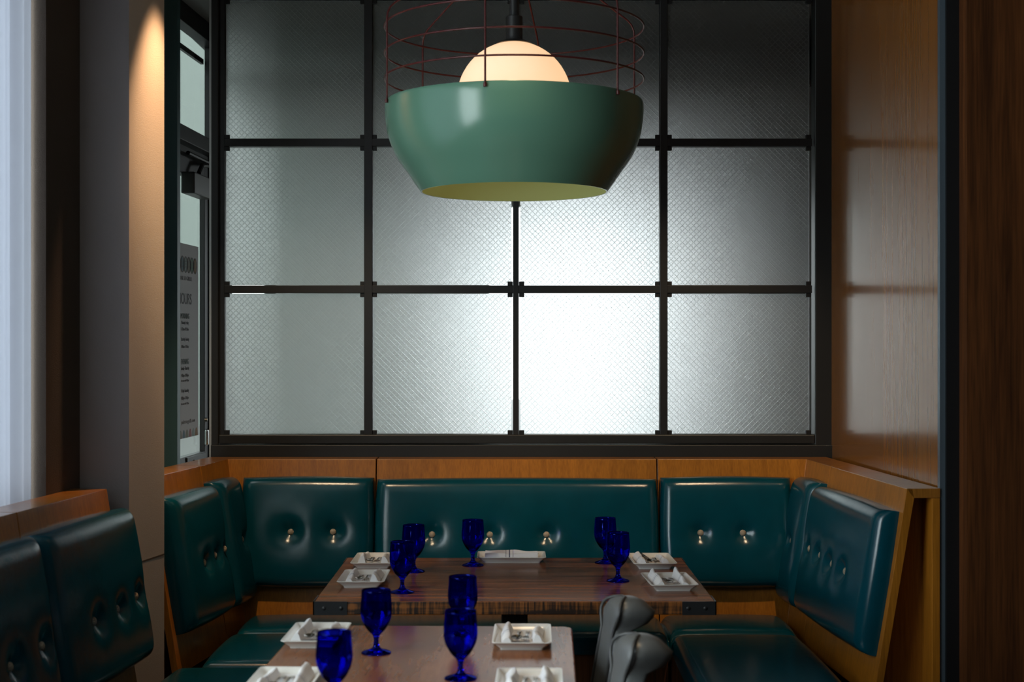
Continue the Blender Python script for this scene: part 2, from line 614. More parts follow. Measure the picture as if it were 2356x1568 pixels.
# sheer curtain
tc_ = tag(MB().grid(lambda u, v: (wx(3.1 + u * 1.48) - 0.045 + 0.014 * math.sin(u * 128 + 1.6 * math.sin(u * 29)) * min(1, (1 - u) * 22)
                                  + 0.007 * math.sin(u * 61 + v * 0.6) * min(1, (1 - u) * 22),
                                  3.1 + u * 1.48, 0.90 + v * 2.08), 420, 8).build('curtain', M['curtain'], smooth=True, angle=0),
          'white sheer curtain hanging in soft folds at the left window', 'curtain')
sd = tc_.modifiers.new('thick', 'SOLIDIFY'); sd.thickness = 0.002

# ------------------------------------------------------------------ lobby beyond the glass partition
struct('floor_2', MB().box(-1.62, 1.75, 6.22, 9.4, -0.1, 0.0), M['lobby_floor'], 'stone lobby floor beyond the glass')
struct('wall_lobby_right', MB().box(1.55, 1.75, 6.30, 9.4, 0, CEIL), M['lobby_dark'], 'dark lobby wall seen through glass')
wb = MB()
wb.box(-1.62, -0.15, 9.3, 9.4, 0, CEIL)
wb.box(0.95, 1.75, 9.3, 9.4, 0, CEIL)
wb.box(-0.15, 0.95, 9.3, 9.4, 2.45, CEIL)
struct('wall_lobby_back', wb, M['lobby_wall'], 'lobby back wall with a bright doorway')
struct('trim_5', MB().box(-1.36, 1.55, 6.6, 9.3, 2.75, 2.78), M['lobby_dark'], 'dark lobby ceiling soffit')
struct('ground', MB().box(-14, 12, 9.4, 40, -0.15, -0.05).box(-14, -1.75, -6, 9.4, -0.15, -0.05), M['pavement'], 'pale pavement outdoors')
eb = MB()
eb.box(-6.3, -6.0, -4, 30, -0.05, 9)
struct('wall_outdoors', eb, M['concrete'], 'pale building face across the street')
eb = MB()
for y in (17.4, 19.6, 22.4, 24.2):
    eb.box(-6.0, -5.85, y, y + 0.9, -0.05, 9)
struct('trim_6', eb, M['concrete_b'], 'grey pilasters on the building outdoors')


def sf(Y):  # x of the storefront glass line at depth Y
    return -1.495 - 0.0557 * (7.05 - Y)


def sbox(mb, y0, y1, z0, z1, d0, d1):
    """box following the storefront line; d measured into the room"""
    return mb.prism([(sf(y0) + d0, y0), (sf(y0) + d1, y0), (sf(y1) + d1, y1), (sf(y1) + d0, y1)], z0, z1)


# storefront frame
f = MB()
sbox(f, 5.6, 6.20, 0, CEIL, -0.10, -0.02)
struct('wall_storefront', f, M['teal_frame'], 'dark teal panel beside the street door')
win2 = MB()
struct('trim_9', sbox(MB(), 6.20, 6.247, 0, CEIL, -0.10, 0.083), M['teal_frame'], 'dark teal post at the near side of the street door', bevel=0.002)
sbox(win2, 7.0, 7.30, 0, CEIL, -0.016, 0.045)       # far post
sbox(win2, 6.247, 7.30, 3.01, CEIL, -0.016, 0.05)    # head
sbox(win2, 6.247, 7.0, 2.475, 2.545, -0.016, 0.05)   # transom bar
sf_frame = struct('trim_7', win2, M['bronze'], 'dark frame around the street door', bevel=0.003)
lw = sbox(MB(), 7.30, 9.4, 0, 0.12, -0.016, 0.02)  # side glazing added so more daylight reaches the lobby
sbox(lw, 7.30, 9.4, 3.0, CEIL, -0.016, 0.02)
sbox(lw, 8.32, 8.37, 0.12, 3.0, -0.016, 0.03)
sbox(lw, 9.35, 9.4, 0.12, 3.0, -0.016, 0.03)
struct('trim_8', lw, M['bronze'], 'dark frame of the added lobby side windows')
struct('window_4', sbox(MB(), 7.30, 9.35, 0.12, 3.0, -0.012, -0.006), M['clear'], 'added lobby side window letting more daylight into the lobby')
wdw = MB()
sbox(wdw, 6.247, 7.0, 2.545, 3.01, -0.02, -0.012)
tr = struct('window_3', wdw, M['clear'], 'clear transom pane above the street door')
sbox(MB(), 6.33, 7.0, 2.93, 2.955, -0.035, -0.02).build('glazing_bar', M['bronze'], tr)

# door
door = thing('door_1', 'glass street door with posted hours and chrome handle left of the partition', 'door', (sf(6.66), 6.66, 0))
door['kind'] = 'structure'
d = MB()
sbox(d, 6.26, 6.40, 0.02, 2.47, -0.014, 0.012)
sbox(d, 6.905, 6.995, 0.02, 2.47, -0.014, 0.012)
sbox(d, 6.40, 6.905, 2.34, 2.47, -0.03, 0.012)
sbox(d, 6.40, 6.905, 0.92, 1.035, -0.03, 0.012)
sbox(d, 6.40, 6.905, 0.02, 0.25, -0.03, 0.012)
d.build('stile', M['bronze'], door, bevel=0.002)
g = MB()
sbox(g, 6.40, 6.905, 1.035, 2.34, -0.012, -0.006)
sbox(g, 6.40, 6.905, 0.25, 0.92, -0.012, -0.006)
g.build('glass', M['clear'], door)
c = MB()
sbox(c, 6.50, 6.80, 2.245, 2.345, 0.012, 0.075)
cl = c.build('door_closer', M['closer_metal'], door, bevel=0.006)
a = MB()
a.tube([(sf(6.66) + 0.05, 6.66, 2.355), (sf(6.72) + 0.05, 6.72, 2.40), (sf(6.95) + 0.05, 6.95, 2.425)], 0.011)
a.tube([(sf(6.50) + 0.045, 6.50, 2.43), (sf(6.95) + 0.05, 6.95, 2.425)], 0.010)
a.build('closer_arm', M['black_metal'], door, smooth=True)
k = MB()
sbox(k, 6.58, 6.90, 0.965, 1.03, 0.012, 0.020)
k.build('lock_plate', M['bronze'], door, bevel=0.002)
a = MB()
a.lathe([(0.0001, 0.010), (0.012, 0.010), (0.014, 0.0)], 20)
lk = a.build('lock_cylinder', M['steel'], door, smooth=True)
lk.location = (0.020, 0.02, 1.0)
lk.rotation_euler = (0, R(90), 0)
for v in lk.data.vertices:
    v.co += Vector((0, 0, 0)) + world_loc(door)
h = MB()
hx = sf(6.905) + 0.012
h.lathe([(0.0001, 0.014), (0.009, 0.013), (0.011, 0.0)], 18)
h.v = [(hx + v[2], 6.905 + v[0], 1.188 + v[1]) for v in h.v]
h.build('thumb_turn', M['steel'], door, smooth=True)
h = sbox(MB(), 6.893, 6.962, 1.062, 1.142, 0.012, 0.030)
h.build('handle', M['chrome'], door, bevel=0.009, seg=4)

# hours notice on the inside of the door glass
Pz0, Pz1, Py0, Py1 = 1.118, 2.022, 6.405, 6.845
sign = sbox(MB(), Py0, Py1, Pz0, Pz1, -0.005, -0.003).build('hours_sign', M['paper'], door)
sign['label'] = 'white notice listing opening hours stuck on the door glass'
sdir = Vector((sf(7) - sf(6), 1, 0)).normalized()   # reading direction along the door
snrm = Vector((1, -(sf(7) - sf(6)), 0)).normalized()


def text_part(body, Yc, z, size, mat, name='lettering', sx=1.0, space=1.0):
    cu = bpy.data.curves.new('t', 'FONT')
    cu.body = body
    cu.size = size
    cu.align_x = 'CENTER'
    cu.align_y = 'CENTER'
    cu.space_character = space
    cu.extrude = 0.0003
    o = bpy.data.objects.new('t', cu)
    COL.objects.link(o)
    dg = bpy.context.evaluated_depsgraph_get()
    me = bpy.data.meshes.new_from_object(o.evaluated_get(dg))
    bpy.data.objects.remove(o)
    me.materials.clear()
    me.materials.append(mat)
    base = Vector((sf(Yc), Yc, z)) + snrm * -0.0022 - world_loc(sign)
    for v in me.vertices:
        v.co = base + sdir * (v.co.x * sx) + Vector((0, 0, v.co.y)) + snrm * v.co.z
    p = bpy.data.objects.new(name, me)
    COL.objects.link(p)
    p.parent = sign
    return p


def oval_part(Yc, z, ry, rz, mat, rim=True):
    mb = MB()
    N = 24
    o = Vector((sf(Yc), Yc, z)) + snrm * -0.0028
    ring = [o + sdir * (ry * math.cos(2 * PI * i / N)) + Vector((0, 0, rz * math.sin(2 * PI * i / N))) for i in range(N)]
    mb.rings([ring, [p + snrm * 0.0004 for p in ring]])
    p = mb.build('printed_oval', mat, sign)
    if rim:
        rm = MB().tube([o + snrm * 0.0005 + sdir * (ry * 1.1 * math.cos(2 * PI * i / N)) + Vector((0, 0, rz * 1.1 * math.sin(2 * PI * i / N))) for i in range(N)], 0.0012, 4, True)
        rm.build('oval_outline', M['ink_grey'], sign)
    return p


ovs = [('P', 'red'), ('A', 'olive'), ('L', 'blue'), ('E', 'mint'), ('T', 'olive'), ('T', 'green'), ('E', 'ochre')]
for i, (ch, cc) in enumerate(ovs):
    yc = 6.785 - (6 - i) * 0.0525
    oval_part(yc, 1.926, 0.0215, 0.034, M['oval_' + cc])
    text_part(ch, yc, 1.926, 0.046, M['ink_grey'])
YC = 6.618
text_part('BAR & GRILL', YC + 0.015, 1.861, 0.028, M['ink_grey'], space=1.35)
text_part('HOURS', YC, 1.764, 0.072, M['ink'], sx=0.92)
for z, t, s, mt in ((1.685, 'MORNING', 0.036, 'ink_green'), (1.655, 'Monday-Friday', 0.023, 'ink'), (1.625, '6:30am-10:30am', 0.021, 'ink_grey'),
                    (1.578, 'Saturday-Sunday', 0.023, 'ink'), (1.544, '7:00am-11:00am', 0.021, 'ink_grey'),
                    (1.473, 'EVENING', 0.036, 'ink_green'), (1.443, 'Sunday-Thursday', 0.023, 'ink'), (1.410, '4:00pm-10:00pm', 0.021, 'ink_grey'),
                    (1.386, 'late menu until 10:30pm', 0.015, 'ink_grey'), (1.339, 'Friday-Saturday', 0.023, 'ink'), (1.305, '4:00pm-11:00pm', 0.021, 'ink_grey'),
                    (1.279, 'late menu until 11:30pm', 0.015, 'ink_grey')):
    text_part(t, YC, z, s, M[mt], sx=0.85)
text_part('palettegrill.com', YC + 0.055, 1.194, 0.026, M['ink_grey'], space=1.3)
for i, cc in enumerate(('blue', 'olive', 'blue', 'olive', 'red', 'mint', 'ochre')):
    yc = 6.81 - (6 - i) * 0.0525
    o0 = Vector((sf(yc), yc, Pz0 + 0.001)) + snrm * -0.0028
    arc = [o0 + sdir * (0.021 * math.cos(PI * q / 14)) + Vector((0, 0, 0.038 * math.sin(PI * q / 14))) for q in range(15)]
    MB().rings([arc, [p + snrm * 0.0004 for p in arc]]).build('printed_arch', M['oval_' + cc], sign)

# ------------------------------------------------------------------ glass partition (window)
WY = 6.15
pw = lambda px: (px - 1178) / 3272 * WY          # metres across the partition plane
ph = lambda py: 1.57 + (784 - py) / 3272 * WY
window = thing('window_1', 'black steel framed partition of twelve textured glass panes above the booth', 'window', (0.04, WY, 0))
window['kind'] = 'structure'
xl, xr = pw(487), pw(1912)
zb, zt = 1.02, CEIL
f = MB()
f.box(xl, pw(504), WY - 0.01, WY + 0.07, zb, zt)
f.box(pw(1874), xr + 0.02, WY - 0.01, WY + 0.07, zb, zt)
f.box(pw(504), pw(1874), WY - 0.01, WY + 0.07, ph(1020), ph(999))
f.box(pw(504), pw(1874), WY - 0.01, WY + 0.07, ph(-2), zt)
f.build('frame', M['bronze'], window, bevel=0.004)
f = MB()
f.box(xl - 0.0, xr + 0.02, WY - 0.02, WY + 0.08, zb, ph(1022))
f.build('sill', M['bronze'], window, bevel=0.003)
f = MB()
f.box(pw(504), pw(516), WY + 0.005, WY + 0.05, ph(999), ph(-2))
f.build('side_bar', M['black_metal'], window)
MB().box(xl - 0.009, xl, WY - 0.006, WY + 0.06, zb, zt).build('edge_highlight', plain('painted_highlight', (0.45, 0.46, 0.45), 0.4, 0.6), window)  # pale strip painted in for light catching the frame's left side
xs = [pw(847.5), pw(1187), pw(1527)]
zs = [ph(665), ph(327.5)]
for x, wd in zip(xs, (0.018, 0.0125, 0.0165)):
    MB().box(x - wd, x + wd, WY - 0.005, WY + 0.05, ph(999), ph(-2)).build('mullion', M['black_metal'], window, bevel=0.002)
ex = [pw(516)] + xs + [pw(1866)]
for z in zs:
    MB().box(pw(516), pw(1868), WY - 0.004, WY + 0.049, z - 0.0165, z + 0.0165).build('transom_bar', M['black_metal'], window, bevel=0.002)
ez = [ph(999)] + zs + [ph(-2)]
clip_src = None
for i in range(4):
    for j in range(3):
        x0, x1 = ex[i] + (0.004 if i == 0 else 0.019), ex[i + 1] - (0.004 if i == 3 else 0.019)
        z0, z1 = ez[j] + (0.003 if j == 0 else 0.019), ez[j + 1] - (0.003 if j == 2 else 0.019)
        MB().box(x0, x1, WY + 0.020, WY + 0.027, z0, z1).build('pane', M['reeded'], window)
        for (cx, sx_) in ((x0, 1), (x1, -1)):
            for (cz, sz_) in ((z0, 1), (z1, -1)):
                xa, xb = sorted((cx - sx_ * 0.006, cx + sx_ * 0.017))
                za, zb_ = sorted((cz - sz_ * 0.004, cz + sz_ * 0.015))
                if clip_src is None:
                    clip_src = MB().box(-0.0115, 0.0115, -0.008, 0.008, -0.0095, 0.0095).build('glazing_clip', M['black_clip'], window, bevel=0.0015)
                    for v in clip_src.data.vertices:
                        v.co += world_loc(window)
                    q = clip_src
                else:
                    q = clip_src.copy()
                    COL.objects.link(q)
                    q.parent = window
                q.location = Vector(((xa + xb) / 2, WY + 0.012, (za + zb_) / 2)) - window.location

# ------------------------------------------------------------------ banquette booth
HT = 1.072
LEAN = 0.164
A = Vector((-1.320, 5.16)); C1 = Vector((-1.199, 6.0)); C2 = Vector((1.243, 6.0)); B = Vector((1.333, 4.80))


def nrm_in(p, q):      # inward normal for a path that runs left wing -> back -> right wing
    d_ = (q - p).normalized()
    return Vector((d_.y, -d_.x))


def miter(n1, n2):
    return (n1 + n2) / (1 + n1.dot(n2))


nL, nB, nR = nrm_in(A, C1), nrm_in(C1, C2), nrm_in(C2, B)
mL, mR = miter(nL, nB), miter(nB, nR)


def on(p, q, Y):
    t = (Y - p.y) / (q.y - p.y)
    return p + (q - p) * t


SLp, SRp = on(A, C1, 5.68), on(C2, B, 5.66)
XL, XR = -0.572, 0.611
G = 0.0025
uL, uR = (C1 - A).normalized(), (B - C2).normalized()
sections = {
    'wing_l': [(A, nL), (SLp - uL * G, nL)],
    'corner_l': [(SLp + uL * G, nL), (C1, mL), (Vector((XL - G, 6.0)), nB)],
    'mid': [(Vector((XL + G, 6.0)), nB), (Vector((XR - G, 6.0)), nB)],
    'corner_r': [(Vector((XR + G, 6.0)), nB), (C2, mR), (SRp - uR * G, nR)],
    'wing_r': [(SRp + uR * G, nR), (B, nR)],
}


def strip(sec, prof):
    """sweep a closed (inward offset, height) profile along a plan section"""
    return MB().rings([[(p.x + m_.x * d_, p.y + m_.y * d_, z) for d_, z in prof] for p, m_ in sec])


DEPTH = 0.115


def bench_wood(root, sec, ledge_mat=None):
    H0 = 0.36
    off = (HT - H0) * LEAN
    strip(sec, [(0, HT - 0.001), (off, H0), (off - 0.026, H0), (-0.026, HT - 0.03), (-0.02, HT - 0.001)]).build('back_panel', M['honey_v'], root, bevel=0.0015)
    strip(sec, [(0.0, HT), (0.0, HT - 0.002), (-0.022, HT - 0.032), (-DEPTH, HT - 0.032), (-DEPTH, HT)]).build('ledge', M['honey_ledge'], root, bevel=0.002)
    strip(sec, [(-DEPTH, HT - 0.033), (-DEPTH, 0.0), (-DEPTH + 0.028, 0.0), (-DEPTH + 0.028, HT - 0.033)]).build('rear_panel', M['honey_v'], root, bevel=0.002)


def cushion(root, name, O, U, V, W, H, T, buttons=(), crown=0.012, edge=0.055, nu=None, nv=None, res=0.0125, mat=None, dent=0.021):
    """upholstered pad: O corner, U/V unit edges, thickness along N; buttons (u, v) in metres"""
    O, U, V = Vector(O), Vector(U).normalized(), Vector(V).normalized()
    N = U.cross(V).normalized()
    def samples(L):
        n_ = max(8, int(L / res))
        a = [i / n_ * L for i in range(n_ + 1)]
        e = [edge * (1 - math.cos(k / 7 * PI / 2)) for k in range(1, 7)]
        s_ = set(round(x, 5) for x in [0, L] + e + [L - q for q in e] + [x for x in a if edge < x < L - edge])
        return sorted(s_)
    us, vs = samples(W), samples(H)

    def prof(t, L):
        dd = min(t, L - t)
        if dd >= edge:
            return 1.0
        q = 1 - dd / edge
        return (max(0.0, 1 - q ** 2.4)) ** (1 / 2.4)
    pts = []
    for v_ in vs:
        for u_ in us:
            fu, fv = prof(u_, W), prof(v_, H)
            tt = T * (0.30 + 0.70 * fu * fv) if 0 < u_ < W and 0 < v_ < H else T * 0.30
            tt += crown * math.sin(PI * u_ / W) ** 0.7 * math.sin(PI * v_ / H) ** 0.7 if 0 < u_ < W and 0 < v_ < H else 0
            for (bu, bv) in buttons:
                r2 = (u_ - bu) ** 2 + (v_ - bv) ** 2
                tt -= dent * math.exp(-r2 / 0.032 ** 2) + 0.010 * math.exp(-r2 / 0.075 ** 2)
            # puffed edges bow outwards a little
            bow_u = 0.008 * math.sin(PI * v_ / H) * ((u_ / W) * 2 - 1)
            bow_v = 0.006 * math.sin(PI * u_ / W) * ((v_ / H) * 2 - 1)
            pts.append(O + U * (u_ + bow_u) + V * (v_ + bow_v) + N * tt)
    nu_, nv_ = len(us), len(vs)
    mb = MB()
    fs = [(j * nu_ + i, j * nu_ + i + 1, (j + 1) * nu_ + i + 1, (j + 1) * nu_ + i) for j in range(nv_ - 1) for i in range(nu_ - 1)]
    # side walls and back
    rim = [i for i in range(nu_)] + [j * nu_ + nu_ - 1 for j in range(1, nv_)] + [(nv_ - 1) * nu_ + i for i in range(nu_ - 2, -1, -1)] + [j * nu_ for j in range(nv_ - 2, 0, -1)]
    base = len(pts)
    back = []
    for i in rim:
        p = pts[i]
        back.append(p - N * ((p - O).dot(N) + 0.0))
    allp = pts + back
    K = len(rim)
    fs += [(rim[i], base + i, base + (i + 1) % K, rim[(i + 1) % K]) for i in range(K)]
    fs.append(tuple(base + i for i in range(K)))
    mb.add(allp, fs)
    o = mb.build(name, mat or M['leather'], root, smooth=True, angle=70)
    for (bu, bv) in buttons:
        ctr = O + U * bu + V * bv + N * (T + crown * 0.8 - dent - 0.0055)
        rings = []
        for k in range(6):
            a_ = k / 5 * PI / 2
            rr, hh = 0.0135 * math.cos(a_), 0.0085 * math.sin(a_)
            rings.append([ctr + (U * math.cos(2 * PI * q / 16) + V * math.sin(2 * PI * q / 16)) * max(rr, 1e-4) + N * hh for q in range(16)])
        MB().rings(rings).build('button', M['button'], o, smooth=True)
    return o


def back_frame(p, q, n_in):
    """leaning pad frame for the run p->q: returns (function (dist, h)->3D point, U, V)"""
    u = (q - p).normalized()
    V = Vector((-n_in.x * LEAN, -n_in.y * LEAN, 1.0)).normalized()
    def P(dist, h_):
        b_ = p + u * dist + n_in * ((HT - h_) * LEAN)
        return Vector((b_.x, b_.y, h_))
    return P, Vector((u.x, u.y, 0)), V


CY = Vector((0, 0, 1.57))


def hit(px, py, P, U, V, lift=0.06):
    """button spot: where the sight line through a photo point meets the pad, as (dist, v)"""
    N = U.cross(V)
    o = P(0, 0.5) + N * lift
    d_ = Vector(((px - 1178) / 3272, 1.0, (784 - py) / 3272))
    t = (o - CY).dot(N) / d_.dot(N)
    w = CY + d_ * t - o
    return w.dot(U), w.dot(V)


TB = 0.075
# bench roots
bench = {}
for key, loc, lab in (
        ('wing_l', (-1.18, 5.4, 0), 'left arm of the U-shaped teal booth beside the plastered column'),
        ('corner_l', (-0.95, 5.8, 0), 'left back corner section of the teal booth below the glass'),
        ('mid', (0.02, 5.8, 0), 'middle back section of the teal booth with four buttons'),
        ('corner_r', (0.95, 5.8, 0), 'right back corner section of the teal booth below the glass'),
        ('wing_r', (1.15, 5.1, 0), 'right arm of the U-shaped teal booth with open wooden end')):
    bench[key] = thing('booth_bench', lab, 'booth bench', loc, 0, 'sections of the U-shaped booth')
    bench_wood(bench[key], sections[key])

BH0, BH1 = 0.55, 0.994


def pad(root, P, U, V, d0, d1, h0, h1, btn):
    O = P(d0, h0)
    N = U.cross(V)
    Hh = (P(d0, h1) - O).length
    bl = []
    for (px, py) in btn:
        du, dv = hit(px, py, P, U, V)
        off = dv - (O - P(0, 0.5)).dot(V)
        bl.append((du - d0, off))
    return cushion(root, 'back_cushion', O, U, V, d1 - d0, Hh, TB, bl)


# back run: U must make U x V point into the room (towards the viewer): left to right
P, U, V = back_frame(C1, C2, nB)
X0 = C1.x
pad(bench['corner_l'], P, U, V, -1.125 - X0, XL - 0.008 - X0, BH0, BH1, [(669, 1223), (766, 1223)])
pad(bench['mid'], P, U, V, XL + 0.008 - X0, XR - 0.008 - X0, BH0, BH1 - 0.006, [(994, 1229), (1127, 1229), (1257, 1229), (1387, 1229)])
pad(bench['corner_r'], P, U, V, XR + 0.012 - X0, 1.165 - X0, BH0, BH1, [(1612, 1225), (1709, 1225)])
# left wing
P, U, V = back_frame(A, C1, nL)
Lw = (C1 - A).length
dS = (SLp - A).length
pad(bench['wing_l'], P, U, V, 0.03, dS - 0.004, 0.50, 0.99, [(470, 1293), (495, 1276), (518, 1262)])
pad(bench['corner_l'], P, U, V, dS + 0.004, Lw - 0.065, 0.50, 1.0, [(557, 1240)])
# right wing
P, U, V = back_frame(C2, B, nR)
Lr = (B - C2).length
dR = (SRp - C2).length
pad(bench['corner_r'], P, U, V, 0.065, dR - 0.004, 0.50, 1.0, [(1805, 1231), (1821, 1243)])
pad(bench['wing_r'], P, U, V, dR + 0.004, Lr - 0.035, 0.50, 0.99, [(1862, 1261), (1887, 1276), (1914, 1296), (1944, 1313)])


# seats: pads lying flat
def seat(root, x0, x1, y0, y1, z=0.365, T=0.08, mat=None):
    return cushion(root, 'seat_cushion', (x0, y0, z), (1, 0, 0), (0, 1, 0), x1 - x0, y1 - y0, T - 0.006, (), crown=0.012, edge=0.05, res=0.03, mat=mat)


seat(bench['corner_l'], -1.085, XL - 0.003, 5.535, 5.90)
seat(bench['mid'], XL + 0.003, XR - 0.003, 5.47, 5.90)
seat(bench['corner_r'], XR + 0.003, 1.115, 5.525, 5.90)
seat(bench['wing_l'], -1.10, -0.60, 4.985, 5.521)
seat(bench['wing_r'], 0.618, 1.112, 4.50, 5.511)


def plinth(root, poly):
    MB().prism(poly, 0.0, 0.365).build('seat_base', M['dark_wood'], root, bevel=0.003)  # dark wood puts the shade below the seats into the colour


plinth(bench['mid'], [(XL, 5.54), (XR, 5.54), (XR, 5.86), (XL, 5.86)])
plinth(bench['corner_l'], [(-1.07, 5.56), (XL - .002, 5.56), (XL - .002, 5.86), (-1.07, 5.86)])
plinth(bench['corner_r'], [(XR + .002, 5.56), (1.12, 5.56), (1.12, 5.86), (XR + .002, 5.86)])
plinth(bench['wing_l'], [(-1.10, 5.0), (-0.65, 5.0), (-0.65, 5.55), (-1.07, 5.55)])
plinth(bench['wing_r'], [(0.66, 4.52), (1.17, 4.52), (1.12, 5.55), (0.66, 5.55)])
# dark inset board in the open end of the right arm
pz = lambda z: B.x + nR.x * ((HT - z) * LEAN)
MB().rings([[(pz(z) + 0.028, 4.90, z), (B.x + DEPTH - 0.02, 4.90, z), (B.x + DEPTH - 0.02, 4.915, z), (pz(z) + 0.028, 4.915, z)] for z in (0.0, HT - 0.035)]).build(
    'inset_panel', M['honey_v'], bench['wing_r'])

# near left bench (same design, beyond the column towards the viewer)
N0 = Vector((-1.640, 2.42)); N1 = Vector((-1.3645, 4.79))
N0 = N1 + (N0 - N1)
nN = nrm_in(N0, N1)
uN = (N1 - N0).normalized()
SNp = on(N0, N1, 4.135)
nb_a = thing('booth_bench', 'dark teal bench against the column, below the sheer curtain', 'booth bench', (-1.2, 4.45, 0), 0, 'benches along the left window')
bench_wood(nb_a, [(SNp + uN * G, nN), (N1, nN)])
nb_b = thing('booth_bench', 'teal bench section cut off by the left photo edge', 'booth bench', (-1.3, 3.4, 0), 0, 'benches along the left window')
bench_wood(nb_b, [(on(N0, N1, 2.9), nN), (SNp - uN * G, nN)])
P, U, V = back_frame(N0, N1, nN)
dN = (SNp - N0).length
LN = (N1 - N0).length
pad(nb_a, P, U, V, dN + 0.005, LN + 0.045, 0.50, 1.0, [(217, 1428), (270, 1400), (313, 1370)])
pad(nb_b, P, U, V, 0.5, dN - 0.005, 0.50, 1.0, [(97, 1485), (24, 1533)])
cushion(nb_a, 'seat_cushion', (-1.225, 3.9, 0.365), (1, 0, 0), (0.045, 1, 0), 0.52, 1.06, 0.074, (), crown=0.012, edge=0.05, res=0.03)
cushion(nb_b, 'seat_cushion', (-1.27, 2.85, 0.365), (1, 0, 0), (0.045, 1, 0), 0.52, 1.04, 0.074, (), crown=0.012, edge=0.05, res=0.03)
plinth(nb_a, [(-1.22, 3.92), (-0.78, 3.92), (-0.74, 4.92), (-1.18, 4.92)])
plinth(nb_b, [(-1.25, 2.9), (-0.83, 2.9), (-0.78, 3.9), (-1.22, 3.9)])

# ------------------------------------------------------------------ tables
TH = 0.75


def pedestal(root, x, y, bx=0.30, by=0.24):
    MB().box(x - 0.045, x + 0.045, y - 0.045, y + 0.045, 0.03, TH - 0.055).build('pedestal_post', M['black_metal'], root, bevel=0.004)
    MB().box(x - bx, x + bx, y - by, y + by, 0.0, 0.03).build('pedestal_base', M['black_metal'], root, bevel=0.008)
    MB().box(x - 0.22, x + 0.22, y - 0.20, y + 0.20, TH - 0.058, TH - 0.042).build('mounting_plate', M['black_metal'], root)


FX0, FX1, FY0, FY1 = -0.624, 0.641, 4.48, 5.385
ft = thing('dining_table', 'dark walnut table with black metal corners inside the U-shaped booth', 'table', ((FX0 + FX1) / 2, 4.93, 0))
mb = MB()
mb.box(FX0, FX1, FY0, FY1, TH - 0.042, TH)
top = mb.build('tabletop', [M['table_far'], M['sawn']], ft, bevel=0.003)
for p in top.data.polygons:
    if abs(p.normal.y) > 0.9 or abs(p.normal.x) > 0.9:
        p.material_index = 1
for (cx, sx_) in ((FX0, 1), (FX1, -1)):
    for (cy, sy_) in ((FY0, 1), (FY1, -1)):
        b_ = MB()
        xa, xb = sorted((cx - sx_ * 0.003, cx + sx_ * 0.105))
        ya, yb = sorted((cy - sy_ * 0.003, cy + sy_ * 0.001))
        b_.box(xa, xb, ya, yb, TH - 0.0425, TH + 0.0005)
        xa, xb = sorted((cx - sx_ * 0.003, cx + sx_ * 0.001))
        ya, yb = sorted((cy - sy_ * 0.003, cy + sy_ * 0.105))
        b_.box(xa, xb, ya, yb, TH - 0.0425, TH + 0.0005)
        br = b_.build('corner_bracket', plain('bracket_iron', (0.022, 0.023, 0.025), 0.42, 0.3), ft)
        for dx in (0.032, 0.086):
            bt = MB()
            c0 = Vector((cx + sx_ * dx, cy - sy_ * 0.003, TH - 0.021))
            bt.rings([[c0 + Vector((r_ * math.cos(2 * PI * q / 14), -sy_ * d_, r_ * math.sin(2 * PI * q / 14))) for q in range(14)]
                      for r_, d_ in ((0.0065, 0), (0.006, 0.002), (0.0035, 0.0035), (0.0005, 0.004))])
            bt.build('bolt', M['black_metal'], br, smooth=True)
pedestal(ft, 0.0085, 4.93)

nt = thing('dining_table', 'smaller oak brown table in the foreground beside the grey chairs', 'table', (-0.235, 3.50, 0), R(-1.5))
mb = MB()
NW, NL = 0.392, 0.60
mb.prism([(-NW, -NL), (NW, -NL), (NW, NL - 0.02), (NW - 0.02, NL), (-NW + 0.02, NL), (-NW, NL - 0.02)], TH - 0.042, TH)
nt_top = mb
off = world_loc(nt)
nt_top.v = [(v[0] + off.x, v[1] + off.y, v[2]) for v in nt_top.v]
nt_top.build('tabletop', M['table_near'], nt, bevel=0.004)
pedestal(nt, -0.31, 3.50, 0.15, 0.24)

# ------------------------------------------------------------------ goblets
GH = 0.166
outer = [(0.0001, 0.0025), (0.020, 0.0005), (0.0375, 0.0), (0.0385, 0.0012), (0.0375, 0.0030), (0.026, 0.0065), (0.014, 0.0115), (0.0085, 0.018), (0.0068, 0.026),
         (0.0066, 0.034), (0.0078, 0.042), (0.0105, 0.048), (0.0165, 0.054), (0.0245, 0.063), (0.0325, 0.076), (0.0385, 0.090),
         (0.0412, 0.104), (0.0415, 0.117), (0.0405, 0.133), (0.0392, 0.150), (0.0384, GH - 0.001), (0.0376, GH)]
inner = [(0.0366, GH - 0.001), (0.0372, 0.150), (0.0384, 0.133), (0.0393, 0.117), (0.0388, 0.104), (0.0358, 0.090), (0.0295, 0.077), (0.0205, 0.066), (0.0110, 0.059), (0.0001, 0.0565)]


def smooth_prof(p, k=3):
    out = []
    for i in range(len(p) - 1):
        p0, p1, p2, p3 = p[max(i - 1, 0)], p[i], p[i + 1], p[min(i + 2, len(p) - 1)]
        for q in range(k):
            t = q / k
            f_ = lambda a, b, c_, d_: 0.5 * ((2 * b) + (-a + c_) * t + (2 * a - 5 * b + 4 * c_ - d_) * t * t + (-a + 3 * b - 3 * c_ + d_) * t ** 3)
            out.append((max(1e-4, f_(p0[0], p1[0], p2[0], p3[0])), f_(p0[1], p1[1], p2[1], p3[1])))
    out.append(p[-1])
    return out


